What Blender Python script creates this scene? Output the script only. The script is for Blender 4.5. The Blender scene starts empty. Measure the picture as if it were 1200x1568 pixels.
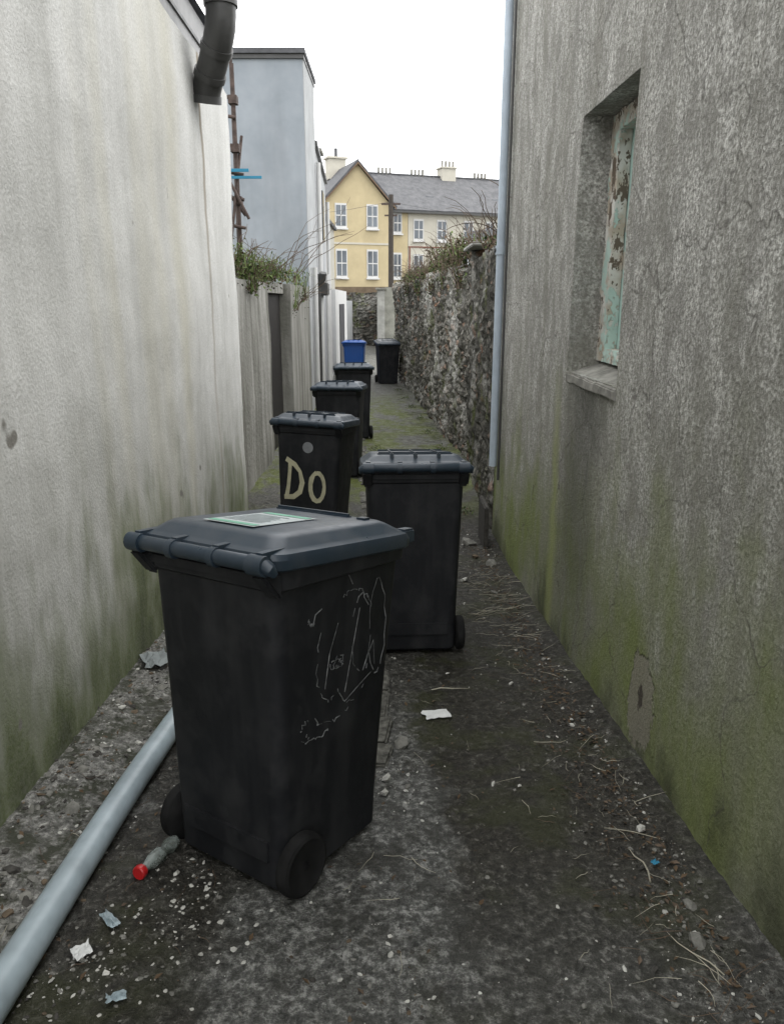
import bpy, bmesh, math, random
from mathutils import Vector, Matrix, noise, Euler
random.seed(7)
R=random.random
U=random.uniform
scene=bpy.context.scene
CZ=1.6
# ------------------------------------------------------------------ helpers
def link(o,parent=None):
    scene.collection.objects.link(o)
    if parent: o.parent=parent
    return o
def empty(name,loc=(0,0,0)):
    e=bpy.data.objects.new(name,None); e.location=loc; e.empty_display_size=.2
    return link(e)
def mesh_obj(name,bm,mats,parent=None,smooth=None):
    me=bpy.data.meshes.new(name)
    bmesh.ops.recalc_face_normals(bm,faces=bm.faces[:]) if smooth!='raw' else None
    bm.to_mesh(me); bm.free()
    for m in (mats if isinstance(mats,(list,tuple)) else [mats]): me.materials.append(m)
    if smooth and smooth!='raw':
        me.polygons.foreach_set('use_smooth',[True]*len(me.polygons))
        me.set_sharp_from_angle(angle=math.radians(smooth))
    o=bpy.data.objects.new(name,me)
    return link(o,parent)
def add_box(bm,x0,x1,y0,y1,z0,z1,mi=0,M=None):
    vs=[bm.verts.new((x,y,z)) for z in (z0,z1) for y in (y0,y1) for x in (x0,x1)]
    if M:
        for v in vs: v.co=M@v.co
    for f in ((0,2,3,1),(4,5,7,6),(0,1,5,4),(2,6,7,3),(0,4,6,2),(1,3,7,5)):
        fc=bm.faces.new([vs[i] for i in f]); fc.material_index=mi
    return vs
def box(name,x0,x1,y0,y1,z0,z1,mat,parent=None,bev=0,M=None):
    bm=bmesh.new(); add_box(bm,x0,x1,y0,y1,z0,z1,0,M)
    if bev: bmesh.ops.bevel(bm,geom=bm.edges[:],offset=bev,segments=2,affect='EDGES')
    return mesh_obj(name,bm,mat,parent,40 if bev else None)
def add_tube(bm,pts,r,n=8,mi=0,cap=True):
    pts=[Vector(p) for p in pts]; rings=[]; s=None
    for i,p in enumerate(pts):
        a=pts[max(i-1,0)]; b=pts[min(i+1,len(pts)-1)]
        d=(b-a).normalized()
        if s is None:
            up=Vector((0,0,1)) if abs(d.z)<.9 else Vector((1,0,0))
            s=d.cross(up).normalized()
        else:
            s=(s-d*s.dot(d)).normalized()
        t=s.cross(d)
        rr=r[i] if isinstance(r,(list,tuple)) else r
        rings.append([bm.verts.new(p+s*math.cos(k*2*math.pi/n)*rr+t*math.sin(k*2*math.pi/n)*rr) for k in range(n)])
    for i in range(len(rings)-1):
        for k in range(n):
            f=bm.faces.new((rings[i][k],rings[i][(k+1)%n],rings[i+1][(k+1)%n],rings[i+1][k])); f.material_index=mi; f.smooth=True
    if cap:
        for rg in (rings[0],rings[-1]):
            f=bm.faces.new(rg); f.material_index=mi
def tube(name,pts,r,mat,parent=None,n=16):
    bm=bmesh.new(); add_tube(bm,pts,r,n); return mesh_obj(name,bm,mat,parent,50)
def interp(tab,y):
    if y<=tab[0][0]: return tab[0][1]
    for (a,b),(c,d) in zip(tab,tab[1:]):
        if y<=c: return b+(d-b)*(y-a)/(c-a)
    return tab[-1][1]
ZG=[(-50,.465),(-5,.465),(4.4,-.41),(5.4,-.47),(7,-.52),(20,-.5),(36.2,-.45),(38,1.2),(44,1.9),(60,2.2),(400,2.5)]
def zg(y): return (interp(ZG,y-.3)+interp(ZG,y)+interp(ZG,y+.3))/3
def fbm(x,y,z,o=4):
    return noise.fractal(Vector((x,y,z)),1.0,2.0,o)

# ------------------------------------------------------------------ materials
class NT:
    def __init__(s,name,rough=.85,spec=.3):
        s.m=bpy.data.materials.new(name); s.m.use_nodes=True
        s.t=s.m.node_tree; s.b=s.t.nodes['Principled BSDF']
        s.b.inputs['Roughness'].default_value=rough
        s.b.inputs['Specular IOR Level'].default_value=spec
        s.tc=s.t.nodes.new('ShaderNodeTexCoord').outputs['Object']
    def put(s,sock,v):
        if isinstance(v,bpy.types.NodeSocket): s.t.links.new(v,sock)
        elif isinstance(v,(tuple,list)) and len(v)==3 and sock.type=='RGBA': sock.default_value=(*v,1)
        else: sock.default_value=v
    def map(s,sc,loc=(0,0,0),vec=None):
        n=s.t.nodes.new('ShaderNodeMapping'); s.put(n.inputs[0],vec or s.tc)
        n.inputs['Scale'].default_value=sc; n.inputs['Location'].default_value=loc
        return n.outputs[0]
    def noise(s,scale,detail=3,rough=.6,vec=None,dist=0):
        n=s.t.nodes.new('ShaderNodeTexNoise'); s.put(n.inputs['Vector'],vec or s.tc)
        n.inputs['Scale'].default_value=scale; n.inputs['Detail'].default_value=min(detail,4)
        n.inputs['Roughness'].default_value=rough; n.inputs['Distortion'].default_value=dist
        return n.outputs['Fac']
    def vor(s,scale,feat='F1',vec=None,out='Distance',rand=1):
        n=s.t.nodes.new('ShaderNodeTexVoronoi'); n.feature=feat; s.put(n.inputs['Vector'],vec or s.tc)
        n.inputs['Scale'].default_value=scale; n.inputs['Randomness'].default_value=rand
        return n.outputs[out]
    def ramp(s,f,stops):
        n=s.t.nodes.new('ShaderNodeValToRGB'); s.put(n.inputs[0],f)
        e=n.color_ramp.elements
        while len(e)<len(stops): e.new(.5)
        for el,(p,c) in zip(e,stops):
            el.position=p; el.color=(c,c,c,1) if isinstance(c,(int,float)) else (*c,1)
        return n.outputs[0]
    def mix(s,f,a,b,bl='MIX'):
        n=s.t.nodes.new('ShaderNodeMix'); n.data_type='RGBA'; n.blend_type=bl
        s.put(n.inputs[0],f); s.put(n.inputs[6],a); s.put(n.inputs[7],b); return n.outputs[2]
    def mr(s,v,a,b,c=0,d=1):
        n=s.t.nodes.new('ShaderNodeMapRange'); s.put(n.inputs[0],v)
        for i,x in enumerate((a,b,c,d)): n.inputs[i+1].default_value=x
        return n.outputs[0]
    def ma(s,op,a,b=0.0):
        n=s.t.nodes.new('ShaderNodeMath'); n.operation=op; s.put(n.inputs[0],a); s.put(n.inputs[1],b); return n.outputs[0]
    def xyz(s):
        n=s.t.nodes.new('ShaderNodeSeparateXYZ'); s.put(n.inputs[0],s.tc); return n.outputs
    def bump(s,h,st=.5,d=.01,nrm=None):
        n=s.t.nodes.new('ShaderNodeBump'); s.put(n.inputs['Height'],h)
        n.inputs['Strength'].default_value=st; n.inputs['Distance'].default_value=d
        if nrm: s.put(n.inputs['Normal'],nrm)
        s.put(s.b.inputs['Normal'],n.outputs[0]); return n.outputs[0]
    def col(s,c): s.put(s.b.inputs['Base Color'],c); return s.m
    def rough(s,c): s.put(s.b.inputs['Roughness'],c)
def simple(name,c,rough=.8,spec=.3,var=.25,sc=8,bump=.15,bs=60):
    m=NT(name,rough,spec)
    n=m.noise(sc,3,.65)
    a=tuple(x*(1-var) for x in c); b=tuple(min(1,x*(1+var)) for x in c)
    if bump>=.12: m.bump(m.noise(bs,2),bump,.004)
    return m.col(m.ramp(n,[(.3,a),(.7,b)]))

def mat_left():
    m=NT('aged_smooth_render',.9,.15); x=m.xyz()
    c=m.ramp(m.noise(.9,4,.6),[(.3,(.60,.60,.58)),(.7,(.71,.71,.69))])
    c=m.mix(m.ramp(m.noise(2.2,4,.62,m.map((1,1.3,.16))),[(.43,0),(.72,.65)]),c,(.43,.43,.405))
    c=m.mix(m.ramp(m.noise(1.0,2,.5,m.map((1,1.15,.05),(3,7,0))),[(.50,0),(.62,.6)]),c,(.54,.51,.375))
    hgt=m.ma('ADD',x[2],m.ma('MULTIPLY',x[1],.093))
    w=m.ma('ADD',hgt,m.ma('MULTIPLY',m.ma('SUBTRACT',m.noise(2.4,4,.68,m.map((1,1,.35))),.5),2.6))
    c=m.mix(m.mr(w,1.5,.2,0,.85),c,(.31,.31,.265))
    c=m.mix(m.mr(w,.95,.1,0,.92),c,(.135,.165,.07))
    c=m.mix(m.mr(w,.25,-.25,0,.8),c,(.06,.07,.04))
    d=m.ma('ABSOLUTE',m.ma('SUBTRACT',m.ma('ADD',x[1],m.ma('MULTIPLY',m.noise(3,2),.05)),6.33))
    c=m.mix(m.ma('MULTIPLY',m.mr(d,.055,.012),m.mr(x[2],.8,3.2,.35,.85)),c,(.20,.15,.09))
    c=m.mix(m.ramp(m.noise(3.3,2,.5),[(.74,0),(.755,1)]),c,(.2,.19,.17))
    fine=m.noise(70,3,.6)
    c=m.mix(m.ramp(fine,[(.3,.35),(.62,0)]),c,(.28,.28,.25))
    h=m.ma('ADD',m.noise(2.2,2),m.ma('MULTIPLY',fine,.14))
    m.bump(h,.6,.035)
    return m.col(c)
def mat_right():
    m=NT('weathered_pebbledash',.95,.12); x=m.xyz()
    sp=m.noise(62,4,.78)
    c=m.ramp(sp,[(.34,(.155,.152,.135)),(.5,(.43,.423,.39)),(.63,(.78,.77,.73))])
    md=m.noise(7,4,.78,m.map((1,1,.5)))
    c=m.mix(m.ramp(md,[(.40,.7),(.60,0)]),c,(.215,.21,.187))
    c=m.mix(m.ramp(m.noise(2.0,4,.65,m.map((1,1.6,.16),(0,3,1))),[(.46,0),(.68,.62)]),c,(.225,.22,.185))
    hgt=m.ma('ADD',x[2],m.ma('MULTIPLY',x[1],.093))
    w=m.ma('ADD',hgt,m.ma('MULTIPLY',m.ma('SUBTRACT',m.noise(2.0,4,.68,m.map((1,1,.6))),.5),2.6))
    c=m.mix(m.mr(w,1.8,.35,0,.78),c,m.mix(sp,(.11,.115,.08),(.37,.37,.29)))
    gr=m.ramp(m.noise(1.3,3,.6,m.map((1,1.1,.5),(5,1,2))),[(.32,0),(.52,1)])
    c=m.mix(m.ma('MULTIPLY',m.mr(w,1.2,.3,0,.85),gr),c,m.mix(sp,(.11,.145,.035),(.29,.335,.12)))
    c=m.mix(m.mr(w,.18,-.25,0,.75),c,(.065,.068,.045))
    wob=m.ma('MULTIPLY',m.noise(2.5,4),.5)
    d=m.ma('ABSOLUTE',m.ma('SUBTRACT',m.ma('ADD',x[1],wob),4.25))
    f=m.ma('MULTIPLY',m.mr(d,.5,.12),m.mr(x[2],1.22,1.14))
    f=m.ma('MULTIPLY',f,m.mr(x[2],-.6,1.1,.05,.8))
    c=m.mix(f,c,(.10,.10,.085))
    d2=m.ma('ABSOLUTE',m.ma('SUBTRACT',m.ma('ADD',x[1],m.ma('MULTIPLY',wob,.4)),4.62))
    f2=m.ma('MULTIPLY',m.mr(d2,.12,.02,0,.7),m.mr(x[2],1.25,.6))
    c=m.mix(f2,c,(.32,.35,.14))
    dy=m.ma('DIVIDE',m.ma('SUBTRACT',x[1],2.86),.15); dz=m.ma('DIVIDE',m.ma('ADD',x[2],.0),.21)
    rr=m.ma('ADD',m.ma('SQRT',m.ma('ADD',m.ma('MULTIPLY',dy,dy),m.ma('MULTIPLY',dz,dz))),m.ma('MULTIPLY',m.ma('SUBTRACT',md,.5),1.6))
    pt=m.mr(rr,1.0,.93)
    c=m.mix(m.ma('MULTIPLY',pt,.85),c,m.mix(sp,(.18,.165,.13),(.40,.38,.31)))
    c=m.mix(m.mr(rr,.30,.2),c,(.09,.08,.065))
    wv=m.t.nodes.new('ShaderNodeVectorMath'); wv.operation='MULTIPLY_ADD'
    nc=m.t.nodes.new('ShaderNodeTexNoise'); m.put(nc.inputs['Vector'],m.tc); nc.inputs['Scale'].default_value=3.5; nc.inputs['Detail'].default_value=4
    m.put(wv.inputs[0],nc.outputs['Color']); wv.inputs[1].default_value=(.45,.45,.45); m.put(wv.inputs[2],m.tc)
    v=m.vor(1.15,'DISTANCE_TO_EDGE',wv.outputs[0])
    cr=m.ma('MULTIPLY',m.mr(v,.010,.001),m.ramp(md,[(.38,0),(.50,1)]))
    c=m.mix(m.ma('MULTIPLY',cr,.55),c,(.08,.075,.065))
    h=m.ma('SUBTRACT',m.ma('ADD',m.ma('MULTIPLY',sp,.6),m.ma('MULTIPLY',md,.6)),m.ma('MULTIPLY',pt,.5))
    m.bump(h,.9,.035)
    return m.col(c)
def mat_ground():
    m=NT('dirty_concrete_alley',.9,.3); x=m.xyz()
    n1=m.noise(2.2,4,.68); n2=m.noise(34,4,.82); n3=m.noise(8,4,.76)
    conc=m.ramp(n2,[(.34,(.035,.036,.033)),(.5,(.12,.121,.113)),(.63,(.34,.34,.32))])
    conc=m.mix(m.ramp(n3,[(.40,.85),(.56,0)]),conc,m.mix(n2,(.015,.015,.013),(.08,.08,.07)))
    soil=m.ramp(n2,[(.34,(.008,.0075,.006)),(.55,(.032,.029,.022)),(.70,(.16,.155,.135))])
    soil=m.mix(m.ramp(n3,[(.5,0),(.66,.6)]),soil,m.mix(n2,(.02,.02,.016),(.13,.128,.11)))
    bx=m.ma('ADD',x[0],m.ma('MULTIPLY',m.ma('SUBTRACT',n1,.5),.9))
    dark=m.ma('MULTIPLY',m.mr(bx,.10,.22),m.mr(bx,1.2,.95,.55,1))
    by=m.ma('ADD',x[1],m.ma('MULTIPLY',m.ma('SUBTRACT',n3,.5),1.3))
    dark=m.ma('MULTIPLY',dark,m.mr(by,1.5,2.2,.4,1))
    lf=m.ma('MULTIPLY',m.mr(bx,-.42,-.58),m.mr(bx,-1.12,-.98))
    dark=m.ma('MAXIMUM',dark,m.ma('MULTIPLY',lf,.88))
    far=m.mr(by,2.9,3.5,0,.78)
    allD=m.ma('MAXIMUM',dark,far)
    c=m.mix(allD,conc,soil)
    c=m.mix(m.ma('MULTIPLY',m.mr(bx,-1.0,-1.12),m.mr(x[1],6,4)),c,m.mix(m.ramp(n3,[(.42,1),(.55,0)]),m.ramp(n2,[(.34,(.05,.05,.045)),(.5,(.16,.158,.146)),(.64,(.36,.355,.33))]),(.045,.048,.033)))
    mo=m.ramp(m.noise(1.9,4,.75,m.map((1,.7,1),(2,2,0))),[(.43,0),(.54,1)])
    mf=m.ma('MULTIPLY',mo,m.ma('MULTIPLY',m.mr(x[1],7.2,8.7),m.mr(x[1],19,15)))
    c=m.mix(m.mr(x[1],7.5,9.5),c,m.mix(n2,(.03,.03,.026),(.22,.22,.20)))
    c=m.mix(m.ma('MULTIPLY',mf,.88),c,m.mix(n2,(.03,.042,.008),(.17,.20,.04)))
    m2=m.ma('MULTIPLY',m.ramp(n1,[(.5,0),(.6,.6)]),dark)
    c=m.mix(m2,c,(.034,.038,.013))
    m.rough(m.mix(allD,m.ramp(n1,[(.35,.6),(.6,.95)]),m.ramp(n3,[(.4,.38),(.6,.85)])))
    m.bump(n2,1.0,.025)
    return m.col(c)
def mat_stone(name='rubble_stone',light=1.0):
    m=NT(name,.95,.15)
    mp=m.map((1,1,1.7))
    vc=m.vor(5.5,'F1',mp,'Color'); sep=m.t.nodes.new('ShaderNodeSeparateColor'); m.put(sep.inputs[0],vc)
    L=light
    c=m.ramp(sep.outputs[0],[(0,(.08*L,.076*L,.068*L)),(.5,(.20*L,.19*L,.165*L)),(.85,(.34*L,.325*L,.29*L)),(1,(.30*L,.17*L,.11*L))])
    e=m.vor(5.5,'DISTANCE_TO_EDGE',mp)
    c=m.mix(m.mr(e,.10,.02),c,(.08*L,.077*L,.066*L))
    n14=m.noise(14,4,.75)
    c=m.mix(m.ramp(n14,[(.38,.75),(.58,0)]),c,(.035,.035,.028))
    c=m.mix(m.ramp(m.noise(1.1,4,.7,m.map((1,.8,1),(1,2.3,0))),[(.50,0),(.60,.75*min(1,L))]),c,m.ramp(n14,[(.35,(.12,.12,.105)),(.58,(.55,.54,.50))]))
    c=m.mix(m.ramp(m.noise(2.3,3,.7,m.map((1,1,1),(4,9,3))),[(.56,0),(.66,.6)]),c,(.085,.10,.032))
    m.bump(n14,.9,.04)
    return m.col(c)
def mat_bin(name,c,rough=.48,spec=.45,dust=.35):
    m=NT(name,rough,spec)
    n=m.noise(6,4,.7); n2=m.noise(2.5,3,.6,m.map((3,3,.5)))
    cc=m.mix(m.ramp(n,[(.45,0),(.75,dust)]),c,tuple(x*.5+.05 for x in c))
    cc=m.mix(m.ramp(n2,[(.5,0),(.75,dust)]),cc,tuple(x*.6+.04 for x in c))
    m.rough(m.ramp(n,[(.3,rough-.08),(.7,rough+.2)]))
    m.bump(m.ma('ADD',m.noise(3,2),m.ma('MULTIPLY',n,.06)),.28,.025)
    return m.col(cc)
ML=mat_left(); MR=mat_right(); MG=mat_ground(); MS=mat_stone()
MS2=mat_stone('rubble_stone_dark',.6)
MBIN=mat_bin('black_bin_plastic',(.012,.0128,.0150),.55,.22,.45)
MLID=mat_bin('slate_lid_plastic',(.020,.033,.048),.33,.42,.5)
MBLUE=mat_bin('blue_bin_plastic',(.010,.075,.30),.4,.5,.15)
MWHEEL=mat_bin('wheel_rubber',(.010,.010,.010),.75,.12)
MPIPE=simple('grey_plastic_pipe',(.30,.36,.39),.36,.5,.25,5,.05)
MPIPED=mat_bin('grey_cast_pipe',(.045,.045,.043),.4,.45,.8)
MPIPEW=simple('pale_downpipe',(.38,.44,.50),.5,.4,.12,5,.05)
MCONC=simple('stained_concrete',(.22,.215,.19),.92,.15,.4,5,.5,50)
MFASC=simple('grey_fascia_paint',(.30,.30,.30),.6,.3,.12)
MSLATE=simple('roof_slate',(.07,.072,.077),.7,.3,.3,6)
MWHITE=simple('white_paint',(.50,.50,.49),.6,.3,.06,4)
MGLASS=simple('dark_window_glass',(.04,.05,.06),.12,.6,.2,1,.0)
MPAPER=simple('white_paper',(.62,.63,.62),.7,.2,.12,20)
MRED=simple('red_cap_plastic',(.50,.018,.02),.35,.5,.1)
MRUST=simple('rusty_scaffold',(.065,.047,.04),.75,.3,.5,14)
MSTRAP=simple('blue_strap',(.03,.19,.30),.6,.3,.1)
MSTRAW=simple('dry_straw',(.36,.34,.27),.85,.2,.35,5)
MTWIG=simple('dead_stem',(.10,.075,.055),.85,.2,.35,5)
MST1=simple('stone_light',(.44,.435,.40),.9,.2,.3,30)
MST2=simple('stone_mid',(.17,.167,.15),.9,.2,.35,30)
MST3=simple('stone_dark',(.055,.052,.047),.9,.2,.35,30)
MST4=simple('stone_brown',(.11,.085,.06),.9,.2,.35,30)
MSCR=simple('scratch_chalk',(.14,.145,.145),.8,.2,.6,40)
MDO=simple('cream_spray_paint',(.44,.42,.29),.7,.2,.15,20)
MG1=simple('leaf_green_dark',(.028,.05,.015),.7,.3,.3,3)
MG2=simple('leaf_green_light',(.085,.12,.03),.7,.3,.3,3)
MG3=simple('leaf_brown',(.09,.062,.038),.8,.2,.3,3)

# ------------------------------------------------------------------ ground
def frange(a,b,s):
    n=int(round((b-a)/s)); return [a+(b-a)*i/n for i in range(n+1)]
xs=[-200,-60,-20,-6,-2.6]+frange(-1.9,1.3,.022)+[2,6,20,60,200]
ys=[-60,-20,-5,-1.5,0,.6]+frange(.9,5.2,.022)+frange(5.26,9,.05)+frange(9.2,36,.3)+frange(36.5,46,.5)+[60,90,150,250,400]
def gz(x,y,fine=False):
    z=zg(y)+.012*fbm(x*1.6,y*1.6,0)
    if x<-1.0: z+=.06*min(1,(-1.0-x)*3.5)
    if x>.8: z+=.03*min(1,(x-.8)*5)
    if fine:
        z+=.007*fbm(x*9,y*9,3)+.0045*fbm(x*28,y*28,7,2)
        if x<-.55: z+=.024*max(0,fbm(x*12,y*12,5))*min(1,(-.55-x)*3)
        if x>.6: z+=.016*max(0,fbm(x*12,y*12,5))*min(1,(x-.6)*3)
    return z
bm=bmesh.new(); rows=[]
for y in ys:
    row=[]
    for x in xs:
        if abs(x)<2.7: z=gz(x,y,-2<x<1.4 and y<9)
        else: z=zg(y)
        row.append(bm.verts.new((x,y,z)))
    rows.append(row)
for i in range(len(ys)-1):
    for j in range(len(xs)-1):
        bm.faces.new((rows[i][j],rows[i][j+1],rows[i+1][j+1],rows[i+1][j])).smooth=True
mesh_obj('ground',bm,MG,None,'raw')

bm=bmesh.new(); y=2.75
while y<12:
    L=U(.14,.3); x0=.08-.047*y+U(-.012,.012)
    M=Matrix.Translation((x0,y+L/2,gz(x0,y)+U(-.026,-.013)))@Matrix.Rotation(U(-.08,.08),4,'Z')@Matrix.Rotation(U(-.06,.06),4,'Y')
    if R()<.75:
        vs=add_box(bm,-.055,.055,-L/2+.01,L/2-.01,-.03,.03,0,M)
        for v in vs: v.co+=Vector((U(-.014,.014),U(-.014,.014),U(-.006,.006)))
    y+=L
bmesh.ops.bevel(bm,geom=bm.edges[:],offset=.009,segments=2,affect='EDGES')
mesh_obj('edging_stones',bm,simple('worn_kerb',(.10,.098,.086),.9,.2,.7,26,.8,40),None,40)

ICO=bmesh.new(); bmesh.ops.create_icosphere(ICO,subdivisions=1,radius=1)
IV=[v.co.copy() for v in ICO.verts]; IFc=[[v.index for v in f.verts] for f in ICO.faces]; ICO.free()
def add_stone(bm,x,y,z,s,mi,flat=.6):
    sx,sy,sz=s*U(.6,1.5),s*U(.6,1.4),s*flat*U(.6,1.2); M=Euler((U(-.4,.4),U(-.4,.4),U(0,6.3))).to_matrix()
    vs=[bm.verts.new(M@Vector((v.x*sx*U(.6,1.3),v.y*sy*U(.6,1.3),v.z*sz*U(.6,1.3)))+Vector((x,y,z))) for v in IV]
    for f in IFc: bm.faces.new([vs[i] for i in f]).material_index=mi
bm=bmesh.new()
for i in range(13500):
    k=R()
    if k<.50: x=-1.34+abs(random.gauss(0,.38)); 
    elif k<.76: x=1.02-abs(random.gauss(0,.18))
    elif k<.83: x=.05+random.gauss(0,.10)
    else: x=U(-1.2,1)
    y=1.1+6*(R()**1.6)
    if x<-1.4 or x>1.05: continue
    x-=.02*y*(1 if x<0 else .9)
    if fbm(x*3,y*3,9,2)<-.05 and R()<.65: continue
    s=.0016+.0080*R()**3.5
    if x<-.95 and R()<.2: s*=1.9
    mi=random.choices([0,1,2,3],[.16,.38,.32,.14])[0]
    add_stone(bm,x,y,gz(x,y,True)+s*.15,s,mi)
for cx,cy,sr,n in ((-.62,1.97,.13,110),(-.75,1.72,.13,80),(-.56,1.80,.12,40),(-.85,1.6,.12,40),(-.02,2.65,.13,60)):
    for i in range(n):
        x,y=random.gauss(cx,sr*.7),random.gauss(cy,sr*.7); s=.002+.007*R()**2; add_stone(bm,x,y,gz(x,y,True)+s*.2,s,0 if R()<.65 else 1,.4)
mesh_obj('gravel',bm,[MST1,MST2,MST3,MST4],None,'raw')
bm=bmesh.new()
for (x,y,s,mi) in [(.84,3.18,.017,0),(.83,3.12,.012,0),(.88,2.3,.026,0),(.40,2.62,.011,0),(.86,1.75,.032,1),(.9,1.9,.02,1),(.50,2.6,.010,0),(.3,3.75,.014,0),(.2,4.2,.02,1),(.86,3.95,.018,1),(.42,4.3,.012,0),
    (-.07,2.8,.03,1),(-.02,2.66,.025,0),(-.12,2.72,.028,1),(.04,2.95,.03,1),(-.03,2.55,.022,0),(.06,2.6,.018,1),(.62,3.6,.016,0),(.55,5.5,.03,0),(.75,5.2,.03,1),(.8,5.9,.05,1),(.7,6.1,.04,3),(.68,6.5,.06,1)]:
    add_stone(bm,x,y,gz(x,y)+s*.3,s,mi,.6)
for i in range(70):
    y=U(1.5,4.6); x=U(-1.33,-1.05)-.02*y*.5; s=U(.010,.028); add_stone(bm,x,y,gz(x,y,True)-s*.05,s,random.choice([1,1,2,3]),.45)
mesh_obj('loose_stones',bm,[MST1,MST2,MST3,MST4],None,'raw')

bm=bmesh.new()
def twig(x,y,L,a,r,mi,lift=.008):
    pts=[];px,py=x,y
    for k in range(5):
        pts.append((px,py,gz(px,py)+lift+U(0,.010))); a+=U(-.35,.35)
        px+=math.cos(a)*L/4; py+=math.sin(a)*L/4
    add_tube(bm,pts,[r,r,r*.9,r*.7,r*.4],5,mi)
for i in range(240):
    y=1.3+5.2*R(); x=.98-.025*y-abs(random.gauss(0,.13)); twig(x,y,U(.04,.16),U(0,6.3),U(.0006,.0014),0 if R()<.45 else 1)
for i in range(60):
    y=U(4.3,5.6); x=.6+U(-.1,.27); twig(x,y,U(.08,.22),U(-.6,.6),U(.001,.0018),0)
for i in range(50):
    twig(U(-1.3,-.5),U(1.4,4),U(.04,.12),U(0,6.3),U(.0008,.0014),1 if R()<.7 else 0)
for i in range(25): twig(U(-.2,.8),U(1.4,4),U(.04,.12),U(0,6.3),U(.0007,.0012),0)
twig(.82,2.02,.18,1.7,.0032,0); twig(.62,2.95,.16,0,.002,0); twig(.2,3.5,.2,.3,.003,0); twig(.88,1.62,.2,1.9,.002,0); twig(.75,2.3,.2,.1,.002,0)
mesh_obj('straw_and_twigs',bm,[MSTRAW,MTWIG],None,'raw')
bm=bmesh.new()
for i in range(1500):
    k=R(); y=1.3+5.2*R(); x=(.99-.025*y-abs(random.gauss(0,.10))) if k<.72 else (U(-1.33,-.9) if k<.85 else U(-1.2,.8))
    s=U(.004,.015); p=Vector((x,y,gz(x,y,True)+.004)); M=Euler((U(-.5,.5),U(-.5,.5),U(0,6.3))).to_matrix()
    f=bm.faces.new([bm.verts.new(M@Vector(v)*s+p) for v in ((-1,0,0),(0,-.5,.25),(1.1,0,.1),(0,.5,.25))]); f.material_index=random.choice([0,0,1,2])
mesh_obj('fallen_leaves',bm,[MG3,MTWIG,MST3],None,'raw')

def scrap(name,x,y,sx,sy,rot,mat,crumple=.012,n=6):
    bm=bmesh.new(); g=[]
    for i in range(n+1):
        g.append([bm.verts.new(((i/n-.5)*sx+U(-.07,.07)*sx*(i in(0,n)),(j/n-.5)*sy+U(-.07,.07)*sy*(j in (0,n)),crumple*fbm(i*.9+x*9,j*.9+y*9,2,2)+crumple)) for j in range(n+1)])
    for i in range(n):
        for j in range(n): bm.faces.new((g[i][j],g[i+1][j],g[i+1][j+1],g[i][j+1]))
    o=mesh_obj(name,bm,mat,None,'raw'); o.location=(x,y,gz(x,y)+.006); o.rotation_euler=(math.atan(-.09),0,rot); return o
MBLUEP=simple('pale_blue_wrapper',(.30,.37,.40),.4,.4,.4,30)
scrap('paper_scrap',.21,3.22,.12,.09,.2,MPAPER,.003)
scrap('paper_scrap',-.83,1.84,.08,.03,-.7,MBLUEP,.012)
scrap('paper_scrap',-.86,1.71,.05,.06,.6,MPAPER,.02)
scrap('paper_scrap',-.71,1.56,.05,.03,.3,MBLUEP,.012)
scrap('blue_wrapper',.865,2.11,.025,.02,.5,MSTRAP,.006)
scrap('cloth_rag',-1.27,3.75,.14,.2,.5,simple('grey_rag',(.20,.22,.22),.9,.1,.25),.03)

bt=empty('plastic_bottle',(-.80,2.03,gz(-.8,2.03)+.032)); bt.rotation_euler=(math.radians(84),0,math.radians(-20))
mb=NT('clear_bottle_plastic',.2,.6); mb.b.inputs['Alpha'].default_value=.6; mb.col(mb.ramp(mb.noise(25),[(.35,(.10,.12,.10)),(.65,(.38,.43,.41))])); mb.bump(mb.noise(40,2),.6,.01)
bm=bmesh.new(); prof=[(.012,0),(.012,.02),(.014,.03),(.024,.06),(.026,.1),(.014,.12),(.025,.145),(.022,.18),(.016,.19)]
add_tube(bm,[(0,0,-z) for r,z in prof],[r for r,z in prof],14)
mesh_obj('bottle_body',bm,mb.m,bt,60)
bm=bmesh.new()
n=24; rings=[]
for (r,z) in ((.020,-.012),(.022,-.008),(.022,.008),(.019,.011)):
    rings.append([bm.verts.new(((r+(.0008 if k%2 else 0))*math.cos(k*2*math.pi/n),(r+(.0008 if k%2 else 0))*math.sin(k*2*math.pi/n),z)) for k in range(n)])
for a,b in zip(rings,rings[1:]):
    for k in range(n): bm.faces.new((a[k],a[(k+1)%n],b[(k+1)%n],b[k]))
bm.faces.new(rings[0]); bm.faces.new(rings[-1])
mesh_obj('bottle_cap',bm,MRED,bt,40)

bm=bmesh.new()
pts=[(-.99+(.03*max(0,y-2.3)**1.5),y,zg(y)+.065) for y in frange(.3,3.6,.15)]
add_tube(bm,pts,.05,28,0)
add_tube(bm,[(-.985,1.05,zg(1.05)+.065),(-.985,1.17,zg(1.17)+.065)],.057,28,0)
mesh_obj('drain_pipe',bm,MPIPE,None,50)

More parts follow.
